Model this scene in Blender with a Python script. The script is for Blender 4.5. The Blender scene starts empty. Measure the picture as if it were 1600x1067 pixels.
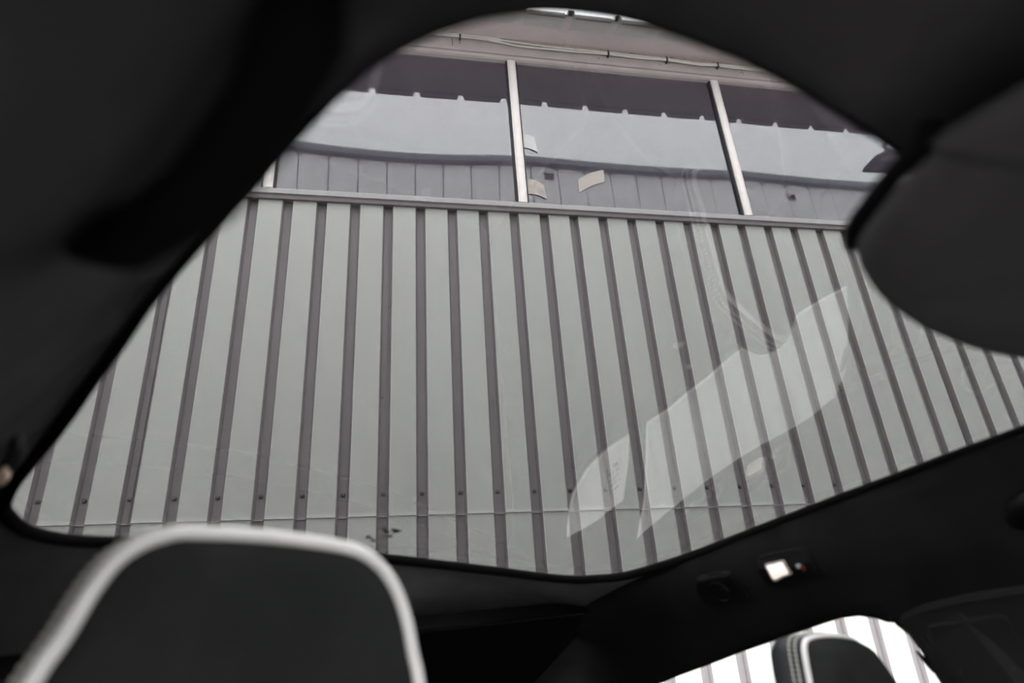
import bpy, bmesh, math, random
from mathutils import Vector, Matrix, geometry

random.seed(7)
scene = bpy.context.scene
col = scene.collection

# ------------------------------------------------------------------ camera
EYE = Vector((0.0, 0.0, 1.2))
yaw, pitch, roll = math.radians(11.8228), math.radians(25.2325), math.radians(-4.0169)
fwd = Vector((math.sin(yaw) * math.cos(pitch), math.cos(yaw) * math.cos(pitch), math.sin(pitch)))
r0 = Vector((math.cos(yaw), -math.sin(yaw), 0))
u0 = r0.cross(fwd)
rt = math.cos(roll) * r0 + math.sin(roll) * u0
up = -math.sin(roll) * r0 + math.cos(roll) * u0
cam_data = bpy.data.cameras.new('camera')
cam = bpy.data.objects.new('camera', cam_data)
col.objects.link(cam)
cam.matrix_world = Matrix(((rt.x, up.x, -fwd.x, EYE.x), (rt.y, up.y, -fwd.y, EYE.y),
                           (rt.z, up.z, -fwd.z, EYE.z), (0, 0, 0, 1)))
cam_data.sensor_width = 36.0
cam_data.lens = 1051.41 / 1600 * 36
cam_data.clip_start = 0.01
cam_data.clip_end = 200
cam_data.dof.use_dof = True
cam_data.dof.focus_distance = 3.6
cam_data.dof.aperture_fstop = 3.2
scene.camera = cam

# ------------------------------------------------------------------ world (overcast sky)
world = bpy.data.worlds.new('overcast_sky')
scene.world = world
world.use_nodes = True
nt = world.node_tree
bg = nt.nodes['Background']
tc = nt.nodes.new('ShaderNodeTexCoord')
sp = nt.nodes.new('ShaderNodeSeparateXYZ')
rp = nt.nodes.new('ShaderNodeValToRGB')
nt.links.new(tc.outputs['Generated'], sp.inputs[0])
nt.links.new(sp.outputs['Z'], rp.inputs[0])
nt.links.new(rp.outputs[0], bg.inputs[0])
rp.color_ramp.elements[0].position = 0.0
rp.color_ramp.elements[0].color = (0.66, 0.68, 0.70, 1)
rp.color_ramp.elements[1].position = 1.0
rp.color_ramp.elements[1].color = (0.82, 0.82, 0.82, 1)
e = rp.color_ramp.elements.new(0.6)
e.color = (0.76, 0.79, 0.81, 1)
SKY_STRENGTH = 8.5
bg.inputs[1].default_value = SKY_STRENGTH

scene.view_settings.view_transform = 'Standard'
scene.view_settings.look = 'None'
scene.view_settings.gamma = 1.0
scene.view_settings.use_curve_mapping = False
scene.view_settings.exposure = 1.25

# ------------------------------------------------------------------ helpers
def mat(name, color, rough=0.6, spec=0.5, metal=0.0, noise=0.0, nscale=8.0, bump=0.0, bscale=200.0, emis=None, sheen=0.0, stretch=None):
    m = bpy.data.materials.new(name)
    m.use_nodes = True
    t = m.node_tree
    b = t.nodes['Principled BSDF']
    b.inputs['Base Color'].default_value = (*color, 1)
    b.inputs['Roughness'].default_value = rough
    b.inputs['Specular IOR Level'].default_value = spec
    b.inputs['Metallic'].default_value = metal
    if sheen:
        b.inputs['Sheen Weight'].default_value = sheen
    c = t.nodes.new('ShaderNodeTexCoord')
    if noise:
        mp = t.nodes.new('ShaderNodeMapping')
        if stretch:
            mp.inputs['Scale'].default_value = stretch
        n = t.nodes.new('ShaderNodeTexNoise')
        n.inputs['Scale'].default_value = nscale
        n.inputs['Detail'].default_value = 5
        t.links.new(c.outputs['Object'], mp.inputs[0])
        t.links.new(mp.outputs[0], n.inputs['Vector'])
        r = t.nodes.new('ShaderNodeValToRGB')
        r.color_ramp.elements[0].position = 0.3
        r.color_ramp.elements[1].position = 0.7
        r.color_ramp.elements[0].color = (*[x * (1 - noise) for x in color], 1)
        r.color_ramp.elements[1].color = (*[min(1, x * (1 + noise)) for x in color], 1)
        t.links.new(n.outputs['Fac'], r.inputs[0])
        t.links.new(r.outputs[0], b.inputs['Base Color'])
    if bump:
        n2 = t.nodes.new('ShaderNodeTexNoise')
        n2.inputs['Scale'].default_value = bscale
        t.links.new(c.outputs['Object'], n2.inputs['Vector'])
        bp = t.nodes.new('ShaderNodeBump')
        bp.inputs['Strength'].default_value = bump
        bp.inputs['Distance'].default_value = 0.002
        t.links.new(n2.outputs['Fac'], bp.inputs['Height'])
        t.links.new(bp.outputs[0], b.inputs['Normal'])
    if emis:
        b.inputs['Emission Color'].default_value = (*emis[0], 1)
        b.inputs['Emission Strength'].default_value = emis[1]
    return m

def roof_glass_mat(name, tint, ior=1.5):
    """dark tinted glass: fresnel mirror on each outer face, absorption that grows with the slant of the path"""
    m = bpy.data.materials.new(name)
    m.use_nodes = True
    t = m.node_tree
    t.nodes.clear()
    N = t.nodes.new
    L = t.links.new
    def math_(op, a, b=None):
        n = N('ShaderNodeMath'); n.operation = op
        for i, v in enumerate((a, b)):
            if v is None: continue
            if isinstance(v, (int, float)): n.inputs[i].default_value = v
            else: L(v, n.inputs[i])
        return n.outputs[0]
    geo = N('ShaderNodeNewGeometry')
    dot = N('ShaderNodeVectorMath'); dot.operation = 'DOT_PRODUCT'
    L(geo.outputs['Normal'], dot.inputs[0]); L(geo.outputs['Incoming'], dot.inputs[1])
    c = math_('ABSOLUTE', dot.outputs['Value'])
    s2 = math_('DIVIDE', math_('SUBTRACT', 1.0, math_('MULTIPLY', c, c)), ior * ior)
    ct = math_('SQRT', math_('SUBTRACT', 1.0, s2))
    T = math_('POWER', tint, math_('DIVIDE', 1.0, ct))
    fr = N('ShaderNodeFresnel'); fr.inputs['IOR'].default_value = ior
    front = math_('SUBTRACT', 1.0, geo.outputs['Backfacing'])
    F = math_('MULTIPLY', fr.outputs[0], front)
    TT = math_('MULTIPLY', T, math_('SUBTRACT', 1.0, F))
    col_ = math_('ADD', math_('MULTIPLY', TT, front), geo.outputs['Backfacing'])
    tr = N('ShaderNodeBsdfTransparent')
    cc = N('ShaderNodeCombineColor')
    for i in range(3): L(col_, cc.inputs[i])
    L(cc.outputs[0], tr.inputs[0])
    gl = N('ShaderNodeBsdfGlossy'); gl.inputs['Roughness'].default_value = 0.0
    mix = N('ShaderNodeMixShader'); out = N('ShaderNodeOutputMaterial')
    L(F, mix.inputs[0]); L(tr.outputs[0], mix.inputs[1]); L(gl.outputs[0], mix.inputs[2]); L(mix.outputs[0], out.inputs[0])
    return m

def glass_mat(name, tint, ior, rough=0.0):
    """sheet glass: fresnel reflection on the outward side of each face, tinted see-through body"""
    m = bpy.data.materials.new(name)
    m.use_nodes = True
    t = m.node_tree
    t.nodes.clear()
    out = t.nodes.new('ShaderNodeOutputMaterial')
    mix = t.nodes.new('ShaderNodeMixShader')
    tr = t.nodes.new('ShaderNodeBsdfTransparent')
    tr.inputs[0].default_value = (*tint, 1)
    gl = t.nodes.new('ShaderNodeBsdfGlossy')
    gl.inputs['Roughness'].default_value = rough
    fr = t.nodes.new('ShaderNodeFresnel')
    fr.inputs['IOR'].default_value = ior
    geo = t.nodes.new('ShaderNodeNewGeometry')
    inv = t.nodes.new('ShaderNodeMath'); inv.operation = 'SUBTRACT'; inv.inputs[0].default_value = 1.0
    mul = t.nodes.new('ShaderNodeMath'); mul.operation = 'MULTIPLY'
    t.links.new(geo.outputs['Backfacing'], inv.inputs[1])
    t.links.new(inv.outputs[0], mul.inputs[0])
    t.links.new(fr.outputs[0], mul.inputs[1])
    t.links.new(mul.outputs[0], mix.inputs[0])
    t.links.new(tr.outputs[0], mix.inputs[1])
    t.links.new(gl.outputs[0], mix.inputs[2])
    t.links.new(mix.outputs[0], out.inputs[0])
    return m

def link(name, me, parent=None, mats=(), smooth=False):
    if isinstance(me, bmesh.types.BMesh):
        bm = me
        bmesh.ops.recalc_face_normals(bm, faces=bm.faces)
        me = bpy.data.meshes.new(name)
        bm.to_mesh(me); bm.free()
    o = bpy.data.objects.new(name, me)
    for m in (mats if isinstance(mats, (list, tuple)) else [mats]):
        me.materials.append(m)
    if smooth:
        for p in me.polygons: p.use_smooth = True
    col.objects.link(o)
    if parent is not None:
        o.parent = parent
        o.matrix_parent_inverse = Matrix.Translation(-parent.location)
    return o

def thing(name, label, cat, loc=(0, 0, 0), group=None):
    o = bpy.data.objects.new(name, None)
    o.empty_display_size = 0.05
    col.objects.link(o)
    o.location = loc
    o['label'] = label; o['category'] = cat
    if group: o['group'] = group
    return o

def tag(o, label, cat, group=None, kind=None):
    o['label'] = label; o['category'] = cat
    if group: o['group'] = group
    if kind: o['kind'] = kind
    return o

def struct(o, label=None):
    o['kind'] = 'structure'
    if label: o['label'] = label
    return o

def box(bm, x0, x1, y0, y1, z0, z1, mi=0):
    v = [bm.verts.new(p) for p in ((x0, y0, z0), (x1, y0, z0), (x1, y1, z0), (x0, y1, z0), (x0, y0, z1), (x1, y0, z1), (x1, y1, z1), (x0, y1, z1))]
    for f in ((0, 3, 2, 1), (4, 5, 6, 7), (0, 1, 5, 4), (1, 2, 6, 5), (2, 3, 7, 6), (3, 0, 4, 7)):
        fc = bm.faces.new([v[i] for i in f]); fc.material_index = mi

def boxo(name, dims, m, parent=None, bev=0.0):
    bm = bmesh.new()
    box(bm, *dims)
    if bev:
        bmesh.ops.bevel(bm, geom=bm.edges[:], offset=bev, segments=2, affect='EDGES', profile=0.7)
    return link(name, bm, parent, m)

def tube(bm, pts, r, seg=10, closed=False, mi=0):
    pts = [Vector(p) for p in pts]
    n = len(pts)
    rs = r if isinstance(r, (list, tuple)) else [r] * n
    rings = []
    prev = None
    for i, p in enumerate(pts):
        a = pts[(i - 1) % n] if (closed or i > 0) else p
        b = pts[(i + 1) % n] if (closed or i < n - 1) else p
        t = (b - a).normalized()
        if prev is None:
            x = t.orthogonal().normalized()
        else:
            x = (prev - t * prev.dot(t)).normalized()
        prev = x
        y = t.cross(x)
        rings.append([bm.verts.new(p + rs[i] * (math.cos(k * 2 * math.pi / seg) * x + math.sin(k * 2 * math.pi / seg) * y)) for k in range(seg)])
    m = n if closed else n - 1
    for i in range(m):
        A, B = rings[i], rings[(i + 1) % n]
        off = 0
        if closed and i == n - 1:
            off = min(range(seg), key=lambda o: (A[0].co - B[o].co).length)
        for k in range(seg):
            f = bm.faces.new((A[k], A[(k + 1) % seg], B[(k + 1 + off) % seg], B[(k + off) % seg])); f.material_index = mi
    if not closed:
        bm.faces.new(rings[0][::-1]).material_index = mi
        bm.faces.new(rings[-1]).material_index = mi

def smooth_closed(pts, n=6):
    """Catmull-Rom through a closed list of tuples"""
    out = []
    N = len(pts)
    for i in range(N):
        p0, p1, p2, p3 = [Vector(pts[(i + k) % N]) for k in (-1, 0, 1, 2)]
        for k in range(n):
            t = k / n
            out.append(0.5 * ((2 * p1) + (-p0 + p2) * t + (2 * p0 - 5 * p1 + 4 * p2 - p3) * t * t + (-p0 + 3 * p1 - 3 * p2 + p3) * t ** 3))
    return out

def smooth_open(pts, n=6):
    P = [Vector(p) for p in pts]
    P = [2 * P[0] - P[1]] + P + [2 * P[-1] - P[-2]]
    out = []
    for i in range(1, len(P) - 2):
        p0, p1, p2, p3 = P[i - 1:i + 3]
        for k in range(n):
            t = k / n
            out.append(0.5 * ((2 * p1) + (-p0 + p2) * t + (2 * p0 - 5 * p1 + 4 * p2 - p3) * t * t + (-p0 + 3 * p1 - 3 * p2 + p3) * t ** 3))
    out.append(P[-2])
    return out

def interp(x, tab):
    if x <= tab[0][0]: return tab[0][1]
    for (a, va), (b, vb) in zip(tab, tab[1:]):
        if x <= b: return va + (vb - va) * (x - a) / (b - a)
    return tab[-1][1]

def sstep(t):
    t = max(0.0, min(1.0, t)); return t * t * (3 - 2 * t)

# car frame: l = towards the car's right side, s = towards its rear, h = up, all from the eye point
SD = Vector((-0.46997886, 0.88267767, 0)); LD = Vector((0.88267767, 0.46997886, 0))
def car(l, s, h):
    return EYE + LD * l + SD * s + Vector((0, 0, h))

# ------------------------------------------------------------------ materials
M = {}
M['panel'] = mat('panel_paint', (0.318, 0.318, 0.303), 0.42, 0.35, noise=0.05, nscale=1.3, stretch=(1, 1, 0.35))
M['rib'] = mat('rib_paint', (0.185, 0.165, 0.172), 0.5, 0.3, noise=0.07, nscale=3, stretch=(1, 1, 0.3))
M['edge'] = mat('cut_edge_fold_highlight', (0.46, 0.45, 0.44), 0.4, 0.4)  # bare cut edge; along the folds a painted highlight
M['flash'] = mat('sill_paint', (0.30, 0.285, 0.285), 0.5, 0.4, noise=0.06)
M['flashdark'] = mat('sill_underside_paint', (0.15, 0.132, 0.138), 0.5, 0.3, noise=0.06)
M['frame'] = mat('window_frame_paint', (0.74, 0.68, 0.66), 0.45, 0.4, noise=0.05, nscale=12)
M['header'] = mat('header_paint', (0.50, 0.445, 0.435), 0.5, 0.3, noise=0.08, nscale=5)
M['gasket'] = mat('black_gasket', (0.02, 0.02, 0.022), 0.6)
M['screw'] = mat('screw_steel', (0.085, 0.078, 0.082), 0.22, 0.8)
M['soffit'] = mat('soffit_board', (0.74, 0.655, 0.65), 0.8, 0.2, noise=0.05, nscale=2)
M['roofsheet'] = mat('roof_sheet', (0.60, 0.60, 0.57), 0.5, 0.4)
M['eavegap'] = mat('eave_gap_dark', (0.24, 0.20, 0.22), 0.7)  # dark tone painted for the shaded gap under the eave
M['foam'] = mat('foam_filler', (0.52, 0.42, 0.38), 0.9, 0.1, noise=0.5, nscale=60, bump=0.8, bscale=90)
M['cable'] = mat('cable_sheath', (0.80, 0.77, 0.74), 0.5)
M['tie'] = mat('cable_tie', (0.04, 0.035, 0.04), 0.6)
M['room'] = mat('room_paint', (0.50, 0.465, 0.505), 0.9, 0.1)
M['oppwall'] = mat('facade_panel', (0.90, 0.90, 0.885), 0.6, 0.3, noise=0.04, nscale=0.8)
M['oppjoint'] = mat('panel_joint', (0.18, 0.18, 0.19), 0.8)
M['gutter'] = mat('gutter_metal', (0.20, 0.21, 0.23), 0.4, 0.5, noise=0.15, nscale=4)
M['roofpale'] = mat('pale_roof_edge', (0.62, 0.66, 0.68), 0.5)
M['vent'] = mat('vent_louvre', (0.10, 0.10, 0.12), 0.5)
M['paperbeige'] = mat('beige_paper', (0.40, 0.355, 0.33), 0.9, 0.1, noise=0.08, nscale=30)
M['paperwhite'] = mat('white_paper', (0.52, 0.53, 0.52), 0.9, 0.1, noise=0.05, nscale=30)
M['ink'] = mat('faded_ink', (0.28, 0.25, 0.24), 0.9)
M['asphalt'] = mat('asphalt', (0.20, 0.195, 0.19), 0.9, 0.2, noise=0.25, nscale=30)
M['lampshade'] = mat('lamp_housing', (0.10, 0.11, 0.14), 0.5)
M['lampglass'] = mat('lamp_diffuser', (0.45, 0.40, 0.40), 0.4)
M['headliner'] = mat('headliner_suede_lit', (0.058, 0.0545, 0.056), 0.95, 0.06, noise=0.18, nscale=14, bump=0.25, bscale=500)  # lighter tone stands in for light reaching ceiling and console
M['sidetrim'] = mat('side_trim_shaded', (0.0082, 0.0078, 0.008), 0.95, 0.04, noise=0.2, nscale=14, bump=0.25, bscale=500)  # darker copy of the headliner, shade put into the colour
M['carpet'] = mat('car_carpet', (0.012, 0.012, 0.012), 0.95, 0.05, noise=0.2, nscale=40)
M['plastic'] = mat('black_plastic', (0.003, 0.003, 0.0033), 0.5, 0.10)
M['rubber'] = mat('black_rubber', (0.0045, 0.0044, 0.0045), 0.8, 0.03)
M['pillar'] = mat('pillar_trim', (0.011, 0.0105, 0.011), 0.7, 0.12, bump=0.2, bscale=600)
M['suede'] = mat('seat_suede', (0.0175, 0.0173, 0.0175), 0.95, 0.05, noise=0.16, nscale=22, bump=0.3, bscale=700)
M['leather'] = mat('seat_leather', (0.018, 0.018, 0.020), 0.5, 0.3, bump=0.3, bscale=300)
M['piping'] = mat('seat_piping', (0.68, 0.65, 0.64), 0.6, 0.3)
M['thread'] = mat('seat_thread', (0.45, 0.43, 0.40), 0.8, 0.2)
M['hook'] = mat('grey_streak_plastic', (0.05, 0.047, 0.048), 0.6, 0.2)  # grey of the small bar beside the left grab handle
M['chrome'] = mat('post_chrome', (0.6, 0.6, 0.6), 0.2, 0.5, metal=1)
M['lens'] = mat('lit_lamp_lens', (0.9, 0.85, 0.8), 0.3, emis=((1.0, 0.86, 0.74), 0.27))
M['tan'] = mat('tan_lens', (0.55, 0.40, 0.31), 0.4, 0.4)
M['lensrim'] = mat('lamp_lens_rim', (0.30, 0.25, 0.235), 0.35)
M['red'] = mat('red_button', (0.08, 0.01, 0.01), 0.5)
M['greyprint'] = mat('grey_print', (0.25, 0.25, 0.25), 0.7)
M['smear'] = mat('dark_dirt', (0.05, 0.05, 0.05), 0.9)
M['fleck'] = mat('white_fleck', (0.85, 0.85, 0.8), 0.7)
M['roofglass'] = roof_glass_mat('tinted_roof_glass', 0.25, 1.58)
M['doorglass'] = glass_mat('door_glass', (0.93, 0.94, 0.93), 1.5)
M['pane'] = glass_mat('reflective_window_pane', (0.80, 0.775, 0.815), 2.45)

# ================================================================== the building ahead
Z0 = EYE.z
D = 4.38                                   # distance of the cladding face
PITCH = 0.25
XR = -1.2445                               # centre of rib 0
GA, GB = -18, 40
B = thing('industrial_building', 'grey ribbed metal clad building with a long strip of windows under its eave', 'building', (2.5, D, 0))

GD = 0.040                                 # groove depth
def cladding(name, i0, i1, z0, z1, y):
    """one sheet from rib i0 to rib i1 (centres): folded grooves, highlight colour on the fold edges, bare cut lower edge"""
    bm = bmesh.new()
    # (x, depth, material of the strip that starts here): 0 panel, 1 groove, 2 cut edge and painted fold highlight
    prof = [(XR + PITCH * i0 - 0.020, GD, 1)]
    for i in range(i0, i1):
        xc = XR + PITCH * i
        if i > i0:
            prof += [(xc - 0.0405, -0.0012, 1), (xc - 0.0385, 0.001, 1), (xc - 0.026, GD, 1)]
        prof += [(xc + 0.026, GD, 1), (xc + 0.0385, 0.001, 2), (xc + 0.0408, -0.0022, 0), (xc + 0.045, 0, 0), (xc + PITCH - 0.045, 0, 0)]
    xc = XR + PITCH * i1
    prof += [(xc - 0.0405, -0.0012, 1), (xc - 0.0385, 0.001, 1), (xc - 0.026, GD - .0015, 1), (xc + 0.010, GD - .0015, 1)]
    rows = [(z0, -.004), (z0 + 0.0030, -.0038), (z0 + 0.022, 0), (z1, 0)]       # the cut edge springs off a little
    vr = [[bm.verts.new((x, y + d + q, z)) for x, d, k in prof] for z, q in rows]
    back = [bm.verts.new((x, y + d + 0.0035, z0)) for x, d, k in prof]
    for q, (a, b) in enumerate(zip(vr, vr[1:])):
        for j in range(len(prof) - 1):
            f = bm.faces.new((a[j], a[j + 1], b[j + 1], b[j]))
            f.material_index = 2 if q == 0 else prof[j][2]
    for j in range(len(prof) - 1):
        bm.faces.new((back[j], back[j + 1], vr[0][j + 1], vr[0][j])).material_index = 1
    me = bpy.data.meshes.new(name)
    bm.to_mesh(me); bm.free()
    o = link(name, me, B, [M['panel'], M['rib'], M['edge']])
    sol = o.modifiers.new('thickness', 'SOLIDIFY'); sol.thickness = 0.0012; sol.offset = 0
    return o

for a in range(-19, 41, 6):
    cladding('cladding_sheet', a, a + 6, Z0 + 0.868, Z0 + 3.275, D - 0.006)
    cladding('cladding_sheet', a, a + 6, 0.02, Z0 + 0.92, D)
# the thin fold line where one sheet laps the next
for a in range(-7, 30, 6):
    bm = bmesh.new()
    xc = XR + PITCH * a
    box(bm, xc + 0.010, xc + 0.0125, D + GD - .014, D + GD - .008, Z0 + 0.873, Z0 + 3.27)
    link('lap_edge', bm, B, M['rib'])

# cladding screws, a domed washer head in every groove
def screw_mesh():
    bm = bmesh.new()
    rings = []
    for r, d in ((0.0145, 0.0), (0.0145, 0.003), (0.0100, 0.004), (0.0094, 0.010), (0.0050, 0.0135)):
        rings.append([bm.verts.new((r * math.cos(k * math.pi / 6), -d, r * math.sin(k * math.pi / 6))) for k in range(12)])
    for a, b in zip(rings, rings[1:]):
        for k in range(12):
            bm.faces.new((a[k], a[(k + 1) % 12], b[(k + 1) % 12], b[k]))
    bm.faces.new(rings[-1]); bm.faces.new(rings[0][::-1])
    bmesh.ops.recalc_face_normals(bm, faces=bm.faces)
    me = bpy.data.meshes.new('screw'); bm.to_mesh(me); bm.free()
    me.materials.append(M['screw'])
    for p in me.polygons: p.use_smooth = True
    return me
SM = screw_mesh()
def put_screw(x, z, y=D + GD - .007, s=1.0):
    o = bpy.data.objects.new('screw', SM)
    col.objects.link(o)
    o.parent = B; o.matrix_parent_inverse = Matrix.Translation(-B.location)
    o.location = (x, y, z); o.scale = (s, s, s)
for i in range(-5, 24):
    put_screw(XR + PITCH * i, Z0 + 1.012 - 0.001 * (i - 5) * 0.3)
for x, z in ((0.02, 2.39), (-0.01, 1.68), (1.98, 2.38)):
    put_screw(x, Z0 + z, s=0.5)

XL, XE = -5.2, 9.4
# sill flashing below the windows: light front lip and darker return under it
bm = bmesh.new()
prof = [(D + 0.05, 3.362), (D - 0.004, 3.352), (D - 0.040, 3.345), (D - 0.043, 3.338), (D - 0.043, 3.300), (D - 0.030, 3.297)]
for a, b in zip(prof, prof[1:]):
    bm.faces.new([bm.verts.new((x, y, Z0 + z)) for x, (y, z) in ((XL, a), (XE, a), (XE, b), (XL, b))])
bmesh.ops.remove_doubles(bm, verts=bm.verts, dist=1e-5)
o = link('sill_flashing', bm, B, M['flash'])
sm_ = o.modifiers.new('thickness', 'SOLIDIFY'); sm_.thickness = 0.002
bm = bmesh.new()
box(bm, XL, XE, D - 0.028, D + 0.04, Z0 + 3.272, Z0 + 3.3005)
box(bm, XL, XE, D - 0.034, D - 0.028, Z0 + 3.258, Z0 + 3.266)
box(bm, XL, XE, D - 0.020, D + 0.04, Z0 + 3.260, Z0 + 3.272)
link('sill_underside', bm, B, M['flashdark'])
boxo('sill_highlight_bead', (XL, XE, D - 0.012, D + 0.02, Z0 + 3.356, Z0 + 3.368), M['frame'], B, 0.002)

# window frame: head rails, mullions, panes
ZT = Z0 + 4.955
bm = bmesh.new()
box(bm, XL, XE, D - 0.030, D + 0.05, ZT + 0.008, ZT + 0.050)
box(bm, XL, XE, D - 0.022, D + 0.05, ZT, ZT + 0.008)
box(bm, XL, XE, D - 0.040, D + 0.05, ZT + 0.056, ZT + 0.098)
link('window_head_rail', bm, B, M['header'])
boxo('head_rail_groove', (XL, XE, D - 0.015, D + 0.05, ZT + 0.050, ZT + 0.056), M['gasket'], B)
boxo('fascia_board', (XL, XE, D - 0.034, D + 0.05, ZT + 0.104, ZT + 0.200), M['header'], B)
boxo('fascia_groove', (XL, XE, D - 0.015, D + 0.05, ZT + 0.098, ZT + 0.104), M['gasket'], B)
boxo('cable_ledge', (XL, XE, D - 0.050, D + 0.05, ZT + 0.200, ZT + 0.212), M['header'], B, 0.002)
for x, z in ((1.94, 0.13), (2.55, 0.125), (0.62, 0.15), (3.4, 0.13)):
    put_screw(x, ZT + z, D - 0.034, 0.45)
boxo('fascia_joint', (0.548, 0.553, D - 0.036, D - 0.033, ZT + 0.104, ZT + 0.200), M['gasket'], B)
boxo('fascia_joint', (3.42, 3.425, D - 0.036, D - 0.033, ZT + 0.104, ZT + 0.200), M['gasket'], B)

mullx = [-4.91, -2.91, -0.905, 1.082, 3.088, 5.08, 7.07, 9.07]
for x in mullx:
    m = link('mullion', (lambda b: (box(b, x - 0.030, x + 0.040, D - 0.030, D + 0.05, Z0 + 3.36, ZT + 0.001), b)[1])(bmesh.new()), B, M['frame'])
    bm = bmesh.new()
    for q in (-0.021, 0.028):
        box(bm, x + q, x + q + 0.003, D - 0.0315, D - 0.029, Z0 + 3.362, ZT)
    link('mullion_groove', bm, m, M['header'])
    bm = bmesh.new()
    for q in (-0.046, 0.040):
        box(bm, x + q, x + q + 0.016, D - 0.014, D + 0.03, Z0 + 3.362, ZT)
    link('gasket', bm, m, M['gasket'])

def pane(x0, x1, bow):
    """a big float glass pane, very slightly out of flat"""
    bm = bmesh.new()
    n = 14
    zs = [Z0 + 3.362, Z0 + 3.7, Z0 + 4.1, Z0 + 4.5, ZT]
    for off, flip in ((0.0, False), (0.006, True)):
        g = []
        for z in zs:
            g.append([bm.verts.new((x0 + (x1 - x0) * k / n, D + 0.012 + off + bow * math.sin(math.pi * k / n) * (z - (Z0 + 4.15)), z)) for k in range(n + 1)])
        for r in range(len(zs) - 1):
            for k in range(n):
                q = (g[r][k], g[r][k + 1], g[r + 1][k + 1], g[r + 1][k])
                bm.faces.new(q[::-1] if flip else q).smooth = True
    me = bpy.data.meshes.new('window_pane'); bm.to_mesh(me); bm.free()
    return link('window_pane', me, B, M['pane'])
bows = [0.004, -0.004, 0.0062, 0.0022, 0.003, -0.002, 0.004]
for k, (a, b) in enumerate(zip(mullx, mullx[1:])):
    pane(a + 0.045, b - 0.035, bows[k % 7])

# dim room behind the windows
bm = bmesh.new()
box(bm, XL, XE, D + 0.06, D + 2.6, Z0 + 3.30, Z0 + 5.20)
bm.faces.ensure_lookup_table()
bmesh.ops.delete(bm, geom=[f for f in bm.faces if abs(f.calc_center_median().y - (D + 0.06)) < 1e-4], context='FACES')
link('room_behind_windows', bm, B, M['room'])
for x, w in ((0.4, 0.10), (5.9, 0.10)):
    boxo('room_column', (x, x + w, D + 2.2, D + 2.3, Z0 + 3.31, Z0 + 5.19), M['room'], B)

# soffit and corrugated eave
bm = bmesh.new()
ys, ye = D + 0.05, D - 0.455
for (a, b) in ((0.0, 0.0),):
    v = [bm.verts.new(p) for p in ((XL, ys, Z0 + 5.215), (XE, ys, Z0 + 5.215), (XE, ye, Z0 + 5.055), (XL, ye, Z0 + 5.055),
                                   (XL, ys, Z0 + 5.235), (XE, ys, Z0 + 5.235), (XE, ye, Z0 + 5.075), (XL, ye, Z0 + 5.075))]
    for f in ((0, 3, 2, 1), (4, 5, 6, 7), (0, 1, 5, 4), (1, 2, 6, 5), (2, 3, 7, 6), (3, 0, 4, 7)):
        bm.faces.new([v[i] for i in f])
link('soffit', bm, B, M['soffit'])
boxo('soffit_edge_strip', (XL, XE, ye - 0.012, ye, Z0 + 5.050, Z0 + 5.062), M['roofsheet'], B)
RP, RX = 0.426, -0.165
bm = bmesh.new()
pr = [(XL, 0.0)]
i = -12
while RX + RP * i < XE - 0.1:
    xc = RX + RP * i
    if xc > XL + 0.1:
        pr += [(xc - 0.038, 0.0), (xc - 0.024, 0.060), (xc + 0.024, 0.060), (xc + 0.036, 0.0)]
    i += 1
pr.append((XE, 0.0))
def sheetrow(y, z, dz=0):
    return [bm.verts.new((x, y, z + h + dz)) for x, h in pr]
rows = [sheetrow(D - 0.525, Z0 + 5.008), sheetrow(D - 0.43, Z0 + 5.060), sheetrow(D + 3.0, Z0 + 6.3)]
for a, b in zip(rows, rows[1:]):
    for k in range(len(pr) - 1):
        bm.faces.new((a[k], a[k + 1], b[k + 1], b[k]))
link('corrugated_roof_sheet', bm, B, M['roofsheet']).modifiers.new('thickness', 'SOLIDIFY').thickness = 0.004
# dark bars standing in for the shaded gap between the roof sheet ribs
i = -12
while RX + RP * (i + 1) < XE:
    x0 = RX + RP * i + 0.050; x1 = RX + RP * (i + 1) - 0.050
    if x0 > XL:
        boxo('eave_gap_bar', (x0, x1, D - 0.500, D - 0.470, Z0 + 5.026, Z0 + 5.056), M['eavegap'], B, 0.002)
    i += 1

# rough foam line, the two loose cables and their clips
bm = bmesh.new()
n = 420
rows = []
for k in range(n + 1):
    x = XL + (XE - XL) * k / n
    j = random.uniform(-0.004, 0.004)
    rows.append([bm.verts.new((x, D - 0.045 + j, ZT + 0.213)), bm.verts.new((x, D - 0.058 + j, ZT + 0.224 + j)), bm.verts.new((x, D - 0.040, ZT + 0.238 + j))])
for a, b in zip(rows, rows[1:]):
    bm.faces.new((a[0], b[0], b[1], a[1])); bm.faces.new((a[1], b[1], b[2], a[2]))
link('foam_filler', bm, B, M['foam'])

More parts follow.
